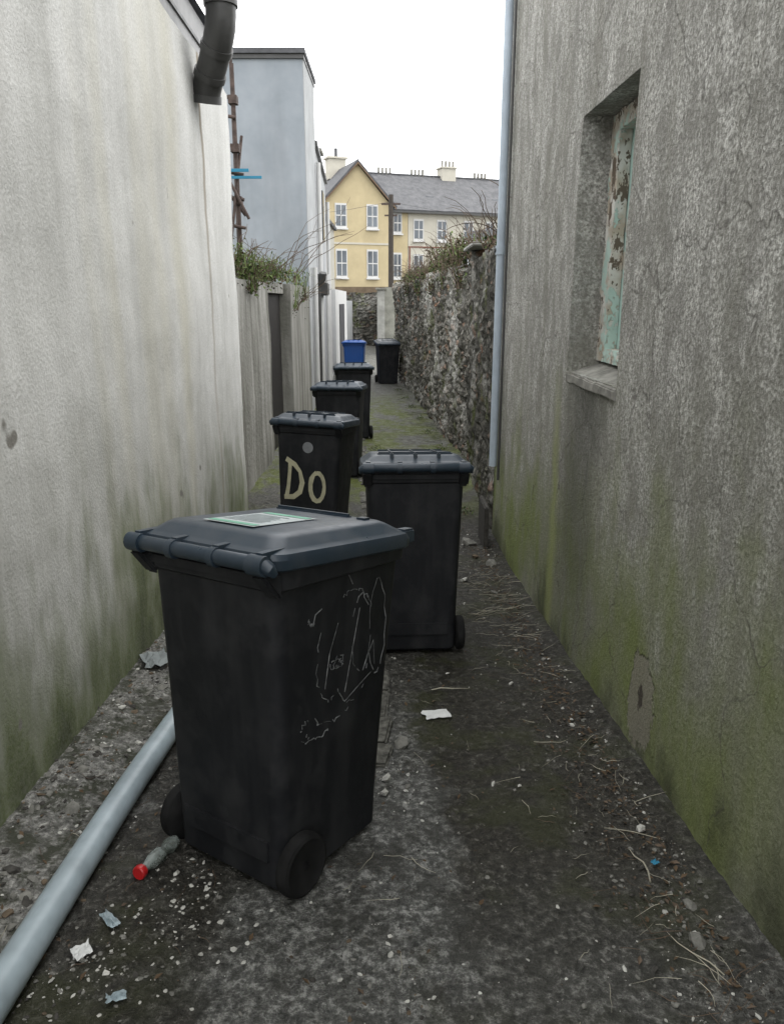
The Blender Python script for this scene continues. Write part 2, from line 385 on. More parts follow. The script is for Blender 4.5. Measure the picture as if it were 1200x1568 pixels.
# ------------------------------------------------------------------ wheelie bins
def rrect(hw,y0,y1,r,n=5):
    out=[]
    for cx,cy,a0 in ((hw-r,y1-r,0),(-hw+r,y1-r,90),(-hw+r,y0+r,180),(hw-r,y0+r,270)):
        for k in range(n+1):
            a=math.radians(a0+90*k/n); out.append((cx+r*math.cos(a),cy+r*math.sin(a)))
    return out
def droop(vert):
    v=vert.co
    if v.z>.86: vert.co.z=v.z-.045*max(0,min(1.1,(v.y+.33)/.7))*min(1,(v.z-.86)/.06)
def loft(secs,n=5):
    bm=bmesh.new(); prev=None
    for (z,hw,y0,y1,r) in secs:
        ring=[bm.verts.new((x,y,z)) for x,y in rrect(hw,y0,y1,r,n)]
        if prev:
            for k in range(len(ring)): bm.faces.new((prev[k],prev[(k+1)%len(ring)],ring[(k+1)%len(ring)],ring[k]))
        else: bm.faces.new(ring[::-1])
        prev=ring
    bm.faces.new(prev)
    for v in bm.verts: droop(v)
    return bm
def make_bin(x,y,yaw,body=MBIN,lid=MLID,roll=0,pitch=None,sc=1.11,ribs=True):
    s=math.atan((zg(y+.3)-zg(y-.3))/.6) if pitch is None else pitch
    e=empty('wheelie_bin',(x,y,zg(y)+.004))
    M=Matrix.Rotation(s,4,'X')@Matrix.Rotation(roll,4,'Y')@Matrix.Rotation(-math.radians(yaw),4,'Z')
    e.rotation_euler=M.to_euler(); e.scale=(1,1,sc)
    bm=loft([(.012,.228,-.262,.205,.03),(.022,.238,-.272,.22,.04),(.13,.241,-.275,.23,.045),(.30,.247,-.280,.248,.045),(.60,.260,-.290,.285,.05),(.885,.272,-.300,.322,.05),(.893,.288,-.312,.338,.055),(.955,.292,-.315,.342,.055)],5)
    mesh_obj('body',bm,body,e,35)
    bm=bmesh.new()
    add_tube(bm,[(-.285,-.21,.09),(.285,-.21,.09)],.012,10)
    add_box(bm,-.19,.19,-.285,-.24,.10,.16)
    mesh_obj('axle_housing',bm,body,e,40)
    for sx in (-1,1):
        bm=bmesh.new(); pr=[(.03,.0),(.085,.0),(.098,.008),(.1,.02),(.1,.034),(.096,.045),(.085,.05),(.07,.043),(.03,.043)]
        nn=28; rs=[]
        for r,w in pr: rs.append([bm.verts.new((sx*(.242+w),-.215+r*math.cos(k*2*math.pi/nn),(.1+r*math.sin(k*2*math.pi/nn))/sc)) for k in range(nn)])
        for a,b in zip(rs,rs[1:]):
            for k in range(nn): bm.faces.new((a[k],a[(k+1)%nn],b[(k+1)%nn],b[k]))
        bm.faces.new(rs[0]); bm.faces.new(rs[-1])
        mesh_obj('wheel',bm,MWHEEL,e,40)
    bm=loft([(.945,.298,-.322,.352,.06),(.95,.303,-.330,.36,.06),(.975,.305,-.333,.363,.06),(.990,.299,-.327,.355,.06),(.996,.285,-.31,.337,.055),(1.000,.278,-.30,.328,.05),(1.020,.252,-.27,.29,.05),(1.027,.240,-.255,.272,.05),(1.030,.20,-.21,.225,.05),(1.032,.10,-.11,.12,.05)],6)
    mesh_obj('lid',bm,lid,e,28)
    bm=bmesh.new()
    if ribs:
        for xx in (-.13,0,.13): add_box(bm,xx-.010,xx+.010,-.29,.22,.99,1.040)
        add_box(bm,-.21,.21,-.235,-.215,1.0,1.041); add_box(bm,-.20,.20,.17,.19,1.0,1.040)
    else:
        add_box(bm,-.22,.12,.22,.245,1.0,1.040); add_box(bm,.16,.205,.20,.245,1.0,1.036)
    for v in bm.verts: droop(v)
    bmesh.ops.bevel(bm,geom=bm.edges[:],offset=.007,segments=2,affect='EDGES')
    mesh_obj('lid_ribs',bm,lid,e,40)
    bm=bmesh.new()
    add_tube(bm,[(-.305,-.335,.945),(-.30,-.35,.962),(-.285,-.357,.970),(.285,-.357,.970),(.30,-.35,.962),(.305,-.335,.945)],[.010,.018,.021,.021,.018,.010],14)
    for xx,w in ((-.262,.03),(-.09,.013),(.09,.013),(.262,.03)):
        add_tube(bm,[(xx-w,-.356,.968),(xx+w,-.356,.968)],.0265,14)
    for xx in (-.262,-.09,.09,.262):
        add_box(bm,xx-.012,xx+.012,-.35,-.26,.968,.998)
    mesh_obj('hinge_handle',bm,lid,e,40)
    bm=bmesh.new()
    for sx in (-1,1):
        vs=add_box(bm,sx*.265-.028,sx*.265+.028,-.372,-.29,.87,.945)
        for v in vs:
            if v.co.z<.88 and v.co.y<-.35: v.co.y=-.305
    add_box(bm,-.285,.285,-.325,-.30,.90,.943)
    bmesh.ops.bevel(bm,geom=bm.edges[:],offset=.010,segments=3,affect='EDGES')
    mesh_obj('rear_handle_brackets',bm,body,e,40)
    bm=bmesh.new()
    add_box(bm,-.20,.20,.345,.385,.955,.972)
    for sx in (-1,1): add_box(bm,sx*.265-.022,sx*.265+.022,.32,.385,.955,1.0)
    for v in bm.verts: droop(v)
    bmesh.ops.bevel(bm,geom=bm.edges[:],offset=.006,segments=2,affect='EDGES')
    mesh_obj('front_lip',bm,lid,e,40)
    return e
b1=make_bin(-.375,2.30,35,sc=1.115,ribs=False)
b2=make_bin(.115,4.33,-3,sc=1.13)
b3=make_bin(-.685,6.5,10,roll=math.radians(2.5),sc=1.16)
b4=make_bin(-.64,9.5,4,sc=1.14)
b5=make_bin(-.62,12.2,-6,sc=1.15)
b6=make_bin(-1.0,20.9,3,MBLUE,MBLUE,sc=1.06)
b7=make_bin(-.12,20.3,170,sc=1.1)

def curve_strokes(name,strokes,fn,r,mat,parent,n=6):
    bm=bmesh.new()
    for st in strokes:
        pts=[fn(*p) for p in st]
        if len(pts)>=2: add_tube(bm,pts,r,n)
    return mesh_obj(name,bm,mat,parent,60)
bm=bmesh.new()
def lidz(y): return 1.0345-.045*((y+.33)/.7)
def quad(bm,x0,x1,y0,y1,dz,mi):
    g=[bm.verts.new((x,y,lidz(y)+dz)) for x,y in ((x0,y0),(x1,y0),(x1,y1),(x0,y1))]; bm.faces.new(g).material_index=mi
LY=-.06
quad(bm,-.12,.10,-.15+LY,.14+LY,.0,0)
quad(bm,-.11,.09,-.14+LY,-.11+LY,.0012,1)
quad(bm,-.11,.09,.10+LY,.13+LY,.0012,1)
for i in range(8): quad(bm,-.105,U(.02,.075),-.08+i*.02+LY,-.073+i*.02+LY,.0012,2)
mesh_obj('address_label',bm,[simple('label_paper',(.40,.44,.44),.6,.2,.1,20),simple('label_green',(.16,.38,.27),.6),simple('label_print',(.24,.28,.29),.7)],b1,'raw')
def sidep(y,z): return (.2472+.013*(z-.3)/.3+.0004 if z<.6 else .2602+.012*(z-.6)/.285+.0004,y,z)
def arc(cy,cz,ry,rz,a0,a1,n=22): return [(cy+ry*math.cos(math.radians(a0+(a1-a0)*k/n))+U(-.006,.006),cz+rz*math.sin(math.radians(a0+(a1-a0)*k/n))+U(-.006,.006)) for k in range(n+1)]
strokes=[arc(.10,.68,.05,.12,40,350),arc(.19,.68,.045,.15,-60,290),arc(-.02,.62,.035,.018,0,350),arc(-.02,.62,.018,.010,0,350),arc(-.14,.78,.02,.015,150,300),[(-.14,.76),(-.13,.79),(-.10,.80)],
 arc(-.06,.64,.06,.12,130,300),[(-.08,.56),(-.06,.66),(-.02,.74),(.0,.80)],[(.02,.52),(.05,.62),(.09,.76)],arc(-.10,.46,.07,.035,190,360),arc(-.17,.46,.025,.03,60,300),[(.02,.49),(.10,.52),(.16,.54)],[(.0,.85),(.03,.87),(.05,.84)],arc(.06,.58,.08,.1,200,360),[(.14,.6),(.17,.64),(.18,.56)],arc(.05,.72,.11,.10,20,120),arc(-.03,.50,.10,.05,200,330)]
def seg(strokes,p=.75,keep=1):
    out=[]
    for s in strokes:
        cur=[s[0]]
        for a in s[1:]:
            cur.append(a)
            if R()>p and len(cur)>=2: out.append(cur); cur=[a] if R()<.35 else []
        if len(cur)>=2: out.append(cur)
    return [o for o in out if len(o)>=2 and R()<keep]
curve_strokes('scratched_graffiti',seg(strokes,.6,.8),sidep,.0009,MSCR,b1)
curve_strokes('scratched_graffiti_bold',seg(strokes,.4,.45),sidep,.0018,MSCR,b1)
def ribbon(bm,pts,w,fn):
    L=[];
    for i,p in enumerate(pts):
        a=Vector(pts[max(i-1,0)]); b=Vector(pts[min(i+1,len(pts)-1)]); d=(b-a).normalized(); nrm=Vector((-d.y,d.x)); ww=w*U(.8,1.2)/2
        p=Vector(p); L.append((bm.verts.new(fn(*(p+nrm*ww))),bm.verts.new(fn(*(p-nrm*ww)))))
    for (a,b),(c,d) in zip(L,L[1:]): bm.faces.new((a,b,d,c))
def bp(x,z): 
    y=-.280-.010*(z-.3)/.3 if z<.6 else -.290-.010*(z-.6)/.285
    return (x,y-.003,z)
bm=bmesh.new()
ribbon(bm,[(-.150,.68),(-.155,.6),(-.165,.5),(-.18,.42)],.036,bp)
ribbon(bm,[(-.20,.415),(-.12,.42),(-.065,.46),(-.045,.53),(-.065,.61),(-.11,.66),(-.185,.70)],.036,lambda x,z:(bp(x,z)[0],bp(x,z)[1]-.0015,z))
ribbon(bm,[(.085+.06*math.cos(a*.42+1.7),.505+.105*math.sin(a*.42+1.7)) for a in range(16)],.034,bp)
mesh_obj('painted_letters_DO',bm,MDO,b3,'raw')
bm=bmesh.new(); vs=[bm.verts.new(bp(.0+.045*math.cos(k*.2618),.79+.04*math.sin(k*.2618))) for k in range(24)]; bm.faces.new(vs)
mesh_obj('round_sticker',bm,simple('sticker_grey',(.22,.23,.24),.5),b3,'raw')

# ------------------------------------------------------------------ left near building
lb=empty('rendered_outbuilding')
def LX(y): return -1.29-.0235*y
ZT=3.36
def subd_wall(bm,fx,y0,y1,z0,z1,sy,sz,amp,flip=False,fz=None):
    Y=frange(y0,y1,sy); Z=frange(z0,z1,sz); g=[]
    for y in Y: g.append([bm.verts.new((fx(y)+amp*fbm(y*.8,z*.8,3,3)+amp*.25*fbm(y*6,z*6,1,2),y,z)) for z in Z])
    for i in range(len(Y)-1):
        for j in range(len(Z)-1):
            f=(g[i][j],g[i+1][j],g[i+1][j+1],g[i][j+1]); bm.faces.new(f[::-1] if flip else f).smooth=True
    return g
bm=bmesh.new(); g=subd_wall(bm,LX,-3,7.5,-.8,ZT,.1,.1,.022,True)
e=g[-1]; bk=[bm.verts.new((-5.5,v.co.y,v.co.z)) for v in e]
for a,b,c,d in zip(e,e[1:],bk[1:],bk): bm.faces.new((a,b,c,d))
mesh_obj('wall',bm,ML,lb,'raw')
box('wall_back',-5.5,-5.3,-3,7.49,-.8,ZT,ML,lb)
box('wall_near_end',-5.29,LX(-3)-.03,-3.2,-3.01,-.8,ZT,ML,lb)
RZ=Matrix.Rotation(math.radians(1.2),4,'Z')
box('fascia',-1.50,-1.395,-3.2,7.46,ZT,ZT+.42,MFASC,lb,M=RZ)
box('fascia_drip_batten',-1.51,-1.375,-3.2,7.48,ZT-.035,ZT-.003,MPIPED,lb,M=RZ)
box('fascia_joint_batten',-1.39,-1.38,-3.2,7.46,ZT+.2,ZT+.225,MPIPED,lb,M=RZ)
bm=bmesh.new(); 
vs=[bm.verts.new(p) for p in [(-1.35,-3.3,ZT+.44),(-1.5,7.4,ZT+.44),(-5.6,7.4,ZT+1.0),(-5.6,-3.3,ZT+1.0)]]; bm.faces.new(vs)
bmesh.ops.solidify(bm,geom=bm.faces[:],thickness=.05)
mesh_obj('roof',bm,MSLATE,lb)
DZ=ZT-.20
dp=[(-1.17,5.95,DZ+1.4),(-1.17,5.95,DZ+.40),(-1.173,5.955,DZ+.33),(-1.185,5.97,DZ+.26),(-1.21,6.0,DZ+.19),(-1.245,6.05,DZ+.12),(-1.285,6.10,DZ+.05),(-1.325,6.15,DZ-.02),(-1.35,6.19,DZ-.08),(-1.362,6.21,DZ-.15)]
bm=bmesh.new(); add_tube(bm,dp,[.104]*8+[.102,.10],28)
def collar(a,b,r): add_tube(bm,[a,b],r,28)
collar((-1.17,5.95,DZ+.38),(-1.17,5.95,DZ+.43),.116); collar((-1.222,6.018,DZ+.165),(-1.24,6.042,DZ+.13),.114); collar((-1.17,5.95,DZ+.66),(-1.17,5.95,DZ+.70),.114)
collar((-1.30,6.12,DZ+.025),(-1.318,6.143,DZ-.01),.114); collar((-1.358,6.20,DZ-.11),(-1.364,6.212,DZ-.16),.110)
mesh_obj('downpipe',bm,MPIPED,lb,50)
tube('gutter',[(-1.29,-3,ZT+.5),(-1.40,5.8,ZT+.5)],.05,MPIPED,lb)

# ------------------------------------------------------------------ right near building
rb=empty('pebbledash_building')
def RX(y): return 1.104-.0254*y
W0,W1,H0,H1=3.49,4.35,1.22,2.52
RT=4.1
bm=bmesh.new()
for (a,b,c,d) in [(-3,W0,-.8,RT),(W0,W1,-.8,H0),(W0,W1,H1,RT),(W1,6.8,-.8,RT)]:
    subd_wall(bm,RX,a,b,c,d,.1,.1,.016)
bmesh.ops.remove_doubles(bm,verts=bm.verts[:],dist=.004)
D=.19
def RP(y,z,d): return Vector((RX(y)+d+ (0.016*fbm(y*.8,z*.8,3,3)+.004*fbm(y*6,z*6,1,2) if d==0 else 0),y,z))
for (p,q) in (((W0,H0),(W1,H0)),((W1,H0),(W1,H1)),((W1,H1),(W0,H1)),((W0,H1),(W0,H0))):
    n=9
    for i in range(n):
        a=(p[0]+(q[0]-p[0])*i/n,p[1]+(q[1]-p[1])*i/n); b=(p[0]+(q[0]-p[0])*(i+1)/n,p[1]+(q[1]-p[1])*(i+1)/n)
        bm.faces.new([bm.verts.new(RP(*a,0)),bm.verts.new(RP(*b,0)),bm.verts.new(RP(*b,D+.06)),bm.verts.new(RP(*a,D+.06))])
vs=[bm.verts.new(p) for p in ((RX(6.8),6.8,-.8),(6,6.8,-.8),(6,6.8,RT),(RX(6.8),6.8,RT))]; bm.faces.new(vs)
mesh_obj('wall',bm,MR,rb,'raw')
box('wall_back',5.8,6,-3,6.79,-.8,RT,MR,rb)
box('wall_near_end',RX(-3)+.03,5.79,-3.2,-3.01,-.8,RT,MR,rb)
box('wall_top',1.0,6.1,-3.2,6.85,RT,RT+.08,MSLATE,rb)
bm=bmesh.new()
pr=[(-.014,H0-.06),(-.014,H0-.012),(D+.05,H0+.065),(D+.05,H0-.02)]
ends=[]
for y in frange(W0-.0,W1+.0,.09):
    ends.append([bm.verts.new((RX(y)+d+U(-.004,.004),y,z+U(-.004,.004))) for d,z in pr])
for a,b in zip(ends,ends[1:]):
    for k in range(4): bm.faces.new((a[k],a[(k+1)%4],b[(k+1)%4],b[k]))
bm.faces.new(ends[0]); bm.faces.new(ends[-1])
bmesh.ops.bevel(bm,geom=[e for e in bm.edges if abs(e.verts[0].co.y-e.verts[1].co.y)>.05],offset=.006,segments=2,affect='EDGES')
mesh_obj('window_sill',bm,simple('sill_concrete',(.21,.205,.185),.95,.1,.45,10,.8,60),rb,40)
m=NT('peeling_mint_paint',.6,.3)
c=m.ramp(m.noise(3,3,.6),[(.3,(.36,.48,.43)),(.7,(.48,.60,.55))])
pe=m.noise(9,4,.75,m.map((1,1,.6)))
c=m.mix(m.ramp(pe,[(.45,0),(.47,1)]),c,m.ramp(m.noise(9,2),[(.4,(.58,.57,.53)),(.6,(.40,.35,.28))]))
c=m.mix(m.ramp(pe,[(.56,0),(.58,1)]),c,(.12,.095,.07))
m.bump(m.ramp(pe,[(.45,1),(.47,0)]),.8,.008)
MMINT=m.col(c)
m=NT('mint_board',.55,.3)
c=m.ramp(m.noise(3,3,.6),[(.3,(.38,.55,.50)),(.7,(.47,.62,.57))])
c=m.mix(m.ramp(m.noise(7,4,.7,m.map((1,1,.6))),[(.60,0),(.62,1)]),c,(.5,.48,.42))
MBRD=m.col(c)
x0=RX(3.9)
box('boarded_pane',x0+D+.015,x0+D+.03,W0,W1,H0+.02,H1,MBRD,rb)
for i,(a,b,c,d) in enumerate([(W1-.15,W1-.004,H0+.06,H1-.004),(W0+.004,W0+.09,H0+.06,H1-.004),(W0+.09,W1-.15,H1-.09,H1-.004),(W0+.09,W1-.15,H0+.06,H0+.13)]):
    bm=bmesh.new(); add_box(bm,x0+D-.05,x0+D+.012,a,b,c,d)
    bmesh.ops.subdivide_edges(bm,edges=bm.edges[:],cuts=16,use_grid_fill=True)
    for v in bm.verts: v.co+=Vector((.018*fbm(v.co.y*20,v.co.z*14,1,3),.022*fbm(v.co.y*20,v.co.z*14,5,3),0))
    mesh_obj('window_frame_part',bm,MMINT,rb,40)
px,py=.893,6.62
bm=bmesh.new(); add_tube(bm,[(px,py,RT+.1),(px,py,.19)],.034,18); 
add_tube(bm,[(px,py,2.035),(px,py,1.965)],.043,18)
add_tube(bm,[(px,py,2.0),(px+.09,py,2.0)],.015,8)
mesh_obj('rain_downpipe',bm,MPIPEW,rb,50)
bm=bmesh.new(); add_tube(bm,[(RX(6.45)-.022,6.45,RT+.1),(RX(6.45)-.022,6.45,.1)],.011,8); add_tube(bm,[(px-.055,py,2.0),(px+.05,py,2.0)],.02,8)
mesh_obj('thin_dark_tube',bm,MPIPED,rb,50)  # thin dark tube down the wall, plus a short bar across the downpipe
box('broken_slate',.80,.84,6.35,6.8,zg(6.5)-.02,zg(6.5)+.38,MST3,None,.01)

# ------------------------------------------------------------------ stone walls on right
def SX(y): return interp([(7,.93),(9.4,.93),(9.9,1.01),(17,.58),(22.6,.10),(40,-.2)],y)
def cellh(y,z):
    d,_=noise.voronoi(Vector((y*5.2,z*8,2.1)))
    return min(.5,d[1]-d[0])
def stone_wall(name,fx,y0,y1,top,thick,mat,sy=.045,amp=1):
    bm=bmesh.new(); Y=frange(y0,y1,sy)
    nz=70; g=[]
    for y in Y:
        tp=top+.09*fbm(y*1.2,0,0,3)+.08*noise.cell(Vector((y*4,0,0))); row=[]
        for j in range(nz):
            z=-.7+(tp+.7)*j/(nz-1)
            row.append(bm.verts.new((fx(y)-.12*amp*cellh(y,z)+.07*amp*fbm(y*.9,z*.9,0,3)+.015*fbm(y*9,z*9,0,2),y,z)))
        for k in range(1,6):
            xx=fx(y)+thick*k/5; row.append(bm.verts.new((xx,y+.01*fbm(xx*9,y*9,0),tp+.05*fbm(xx*6,y*5,4,2)+.03*math.sin(math.pi*k/5))))
        row.append(bm.verts.new((fx(y)+thick,y,-.7)))
        g.append(row)
    for a,b in zip(g,g[1:]):
        for k in range(len(a)-1): bm.faces.new((a[k],b[k],b[k+1],a[k+1]))
    bm.faces.new(g[0]); bm.faces.new(g[-1])
    return mesh_obj(name,bm,mat,None,'raw')
MS3=mat_stone('rubble_stone_darker',.55)  # rubble stone in a darker tone for the near wall segment
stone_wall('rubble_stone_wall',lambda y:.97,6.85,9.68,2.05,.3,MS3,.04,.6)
box('wall_coping',.86,1.25,8.6,9.7,2.17,2.21,simple('pale_coping',(.34,.34,.32),.9,.1,.3,10),None,.01)
stone_wall('rubble_stone_wall',SX,9.72,22.7,2.0,.4,MS)
sh=empty('garden_shed'); 
box('shed_walls',1.28,3,9.8,12,-.5,2.2,MCONC,sh)
bm=bmesh.new(); vs=[bm.verts.new(p) for p in ((1.10,9.7,2.22),(3.2,9.7,2.3),(3.2,12.1,2.75),(1.10,12.1,2.6))]; bm.faces.new(vs); bmesh.ops.solidify(bm,geom=bm.faces[:],thickness=.05)
mesh_obj('shed_roof',bm,MSLATE,sh)
def end_wall():
    bm=bmesh.new(); X=frange(-4,.2,.06); g=[]
    for x in X:
        tp=1.95+.05*fbm(x*2,0,0)
        g.append([bm.verts.new((x,36-.12*cellh(x,-.7+(tp+.7)*j/40),-.7+(tp+.7)*j/40)) for j in range(41)]+[bm.verts.new((x,36.4,tp)),bm.verts.new((x,36.4,-.7))])
    for a,b in zip(g,g[1:]):
        for k in range(len(a)-1): bm.faces.new((a[k],b[k],b[k+1],a[k+1]))
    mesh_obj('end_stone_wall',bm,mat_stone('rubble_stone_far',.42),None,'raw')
end_wall()
gpst=empty('white_gate_wall')
box('pier',-.58,-.28,30.6,31,-.6,2.0,simple('dirty_white_render',(.30,.30,.28),.9,.1,.25,3),gpst,.02)
box('panel',-.28,.5,30.75,31,-.6,2.1,simple('dirty_cream_render',(.24,.24,.21),.9,.1,.3,3),gpst)
box('cap',-.64,-.22,30.5,31.05,2.0,2.08,MCONC,gpst,.02)
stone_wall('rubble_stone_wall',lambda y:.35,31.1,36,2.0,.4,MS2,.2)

# ------------------------------------------------------------------ left yard wall with door
lg=empty('yard_wall')
def GX(y): return -1.60+.006*(y-8)
MYARD=NT('streaked_yard_render',.92,.12)
c=MYARD.ramp(MYARD.noise(1.6,4,.6),[(.3,(.25,.245,.225)),(.7,(.37,.365,.34))])
c=MYARD.mix(MYARD.ramp(MYARD.noise(3,4,.65,MYARD.map((1,2,.15))),[(.42,0),(.65,.8)]),c,(.12,.12,.10))
MYARD.bump(MYARD.noise(20,2),.5,.02); MYARD=MYARD.col(c)
bm=bmesh.new(); subd_wall(bm,GX,7.45,10.2,-.8,1.82,.1,.1,.02,True); mesh_obj('wall_face',bm,MYARD,lg,'raw')
box('wall_core',-1.85,-1.63,7.55,10.2,-.8,1.81,MYARD,lg)
box('door_lintel',-1.85,-1.60,10.2,11.7,1.70,1.84,MYARD,lg)
box('door',-1.84,-1.66,10.22,11.68,-.6,1.69,simple('dark_door',(.022,.02,.019),.6,.3),lg)
box('pier',-1.86,-1.50,11.7,14.4,-.8,1.84,MYARD,lg,.01)
MTALL=NT('blue_grey_render',.9,.15)
c=MTALL.ramp(MTALL.noise(1.2,4,.65),[(.3,(.215,.24,.262)),(.7,(.29,.315,.34))])
c=MTALL.mix(MTALL.ramp(MTALL.noise(1.5,4,.6,MTALL.map((1,1,.15))),[(.5,0),(.75,.5)]),c,(.16,.17,.18)); MTALL=MTALL.col(c)
MSIDE=simple('pale_render_lit_side',(.36,.37,.375),.9,.15,.12,2,0)  # pale render; on the tall house a lit copy of the front's paint
th=empty('tall_rendered_house')
box('walls',-5.0,-1.52,14.5,16.3,-.8,5.62,MTALL,th)
box('lit_side_face',-1.52,-1.505,14.52,16.3,-.8,5.6,MSIDE,th)  # same paint as the front, side light put into a paler colour
box('parapet_coping',-5.1,-1.47,14.42,16.36,5.62,5.70,MSLATE,th)
box('fascia',-5.05,-1.49,14.46,16.33,5.55,5.617,MPIPED,th)
bm=bmesh.new()
for yy,xx,zt in ((15.0,-1.44,2.2),(16.2,-1.44,4.2),(18.5,-1.50,2.2),(19.8,-1.56,3.9)):
    add_tube(bm,[(xx,yy,zt),(xx,yy,-.4)],.045,10)
mesh_obj('soil_pipes',bm,MWHITE,th,50)
tube('dark_pipe',[(-1.43,15.5,2.1),(-1.43,15.5,-.4)],.04,MPIPED,th)
tube('dark_pipe_branch',[(-1.43,15.5,1.9),(-1.35,15.45,2.0),(-1.33,15.4,2.12)],.07,MPIPED,th)
box('low_pipe_box',-1.50,-1.30,16.0,16.5,1.7,1.95,MPIPED,th,.02)
MCR=simple('cream_render',(.36,.35,.31),.9,.15,.12,2,0)
def prism(name,pts,z0,z1,mat,parent):
    bm=bmesh.new(); a=[bm.verts.new((x,y,z0)) for x,y in pts]; b=[bm.verts.new((x,y,z1)) for x,y in pts]
    bm.faces.new(a[::-1]); bm.faces.new(b)
    for k in range(len(a)): bm.faces.new((a[k],a[(k+1)%len(a)],b[(k+1)%len(a)],b[k]))
    return mesh_obj(name,bm,mat,parent)
h2=empty('cream_rendered_house')
prism('walls',[(-1.53,16.32),(-1.76,21.6),(-5,21.6),(-5,16.32)],-.8,4.55,MSIDE,h2)
prism('eaves',[(-1.47,16.38),(-1.70,21.66),(-5,21.7),(-5,16.38)],4.553,4.63,MPIPED,h2)
bm=bmesh.new(); vs=[bm.verts.new(p) for p in ((-1.5,16.4,4.64),(-1.72,21.7,4.64),(-3.6,21.7,5.3),(-3.6,16.4,5.3))]; bm.faces.new(vs); bmesh.ops.solidify(bm,geom=bm.faces[:],thickness=.06)
mesh_obj('roof',bm,MSLATE,h2)
for (yy,z0) in ((17.0,3.0),(19.3,3.0)):
    xw=-1.53-.0436*(yy-16.32)
    prism('side_window',[(xw+.03,yy),(xw+.0,yy+.7),(xw-.05,yy+.7),(xw-.05,yy)],z0,z0+1.1,MGLASS,h2)
box('chimney',-2.3,-1.9,21.7,22.3,4.0,5.35,MCR,h2,.01); box('chimney_cap',-2.36,-1.84,21.64,22.36,5.35,5.43,MCONC,h2)
yw=empty('white_yard_wall')
box('wall',-1.85,-1.55,21.7,27,-.8,1.9,MWHITE,yw); box('wall_far',-2.3,-1.8,27.01,36,-.8,1.6,MSIDE,yw)
box('dark_gate',-1.548,-1.53,23.2,25.4,-.6,1.5,simple('dark_gate_paint',(.03,.03,.035),.6),yw)
h3=empty('distant_annexe'); box('walls',-6,-2.15,24.0,30,-.8,4.1,MCR,h3); box('roof',-6.1,-2.05,23.9,30.1,4.1,4.2,MSLATE,h3)

sc=empty('scaffolding'); bm=bmesh.new()
add_tube(bm,[(-1.86,9.9,1.5),(-1.86,9.9,4.25)],.026,10); add_tube(bm,[(-2.02,10.6,1.5),(-1.96,10.4,4.6)],.020,8); add_tube(bm,[(-2.4,9.9,1.5),(-2.4,9.9,4.9)],.026,10); add_tube(bm,[(-1.97,9.6,1.9),(-1.80,10,3.5)],.018,8)
for z in (3.92,3.72,3.4,3.1,2.82,2.5): add_tube(bm,[(-2.9,9.86,z+.14),(-1.79+U(-.04,.04),9.86,z-.05)],.020,10)
add_tube(bm,[(-2.5,9.93,3.55),(-1.78,9.93,2.6)],.020,8); add_tube(bm,[(-1.92,9.8,2.95),(-1.72,9.8,2.55)],.018,8)
for z in (3.86,3.34,2.76): add_box(bm,-1.91,-1.81,9.84,9.96,z-.04,z+.05)
mesh_obj('poles',bm,MRUST,sc,50)
bm=bmesh.new(); add_box(bm,-2.3,-1.70,9.80,9.82,3.075,3.11); add_box(bm,-2.1,-1.55,9.80,9.82,3.00,3.03)
mesh_obj('blue_strap',bm,MSTRAP,sc)

# ------------------------------------------------------------------ foliage
def foliage(name,clumps,leaf,mats,weights,stems=0,grass=0,sl=1):
    bm=bmesh.new()
    for (c,rad,n) in clumps:
        c=Vector(c)
        for i in range(n):
            d=Vector((random.gauss(0,.5),random.gauss(0,.5),random.gauss(0,.5)))
            p=c+Vector((d.x*rad[0],d.y*rad[1],d.z*rad[2])); s=leaf*U(.5,1.4)
            M=Euler((U(-1.2,1.2),U(-1.2,1.2),U(0,6.3))).to_matrix()
            q=[M@Vector(v)*s+p for v in ((-.5,0,0),(0,-.35,.08),(.6,0,0),(0,.35,.08))]
            f=bm.faces.new([bm.verts.new(v) for v in q]); f.material_index=random.choices(range(len(mats)),weights)[0]
        for i in range(stems):
            a=U(0,6.3); L=U(.5,1.5)*max(rad)*sl; p=c+Vector((U(-.8,.8)*rad[0],U(-.8,.8)*rad[1],-rad[2]*.5)); pts=[p.copy()]
            dv=Vector((math.cos(a)*.45,math.sin(a)*.45,1)).normalized()
            for k in range(6): dv=(dv+Vector((U(-.35,.35),U(-.35,.35),U(-.4,.1)))).normalized(); p=p+dv*L/6; pts.append(p.copy())
            add_tube(bm,pts,[.006,.0055,.005,.004,.0035,.003,.002],4,len(mats)-1)
        for i in range(grass):
            a=U(0,6.3); p=c+Vector((U(-1,1)*rad[0],U(-1,1)*rad[1],-rad[2]*.4)); L=U(.5,1.2)*rad[2]*2; w=leaf*.12
            t=Vector((math.cos(a),math.sin(a),0)); q=p+Vector((0,0,L*.7))+t*L*.3; e=q+t*L*.45+Vector((0,0,-L*.15)); s=Vector((-t.y,t.x,0))*w
            A=[bm.verts.new(v) for v in (p-s,p+s,q+s,q-s,e)]; bm.faces.new(A[:4]).material_index=1; bm.faces.new((A[3],A[2],A[4])).material_index=1
    return mesh_obj(name,bm,mats,None,'raw')
FM=[MG1,MG2,MG3,MTWIG]
cl=[((-1.66,8.2+i*.3,1.90+U(-.03,.10)),(.16,.26,.16),160) for i in range(9)]+[((-1.55,8.9,1.75),(.06,.3,.1),80),((-1.6,10.9,1.95),(.16,.6,.18),190),((-1.6,12.6,1.95),(.14,.9,.16),190),((-1.5,13.2,1.75),(.08,.35,.3),80),((-1.5,12.2,1.6),(.05,.5,.3),50)]
foliage('wall_top_weeds',cl,.038,FM,[.28,.46,.11,.15],8,26,1.5)
cl=[]
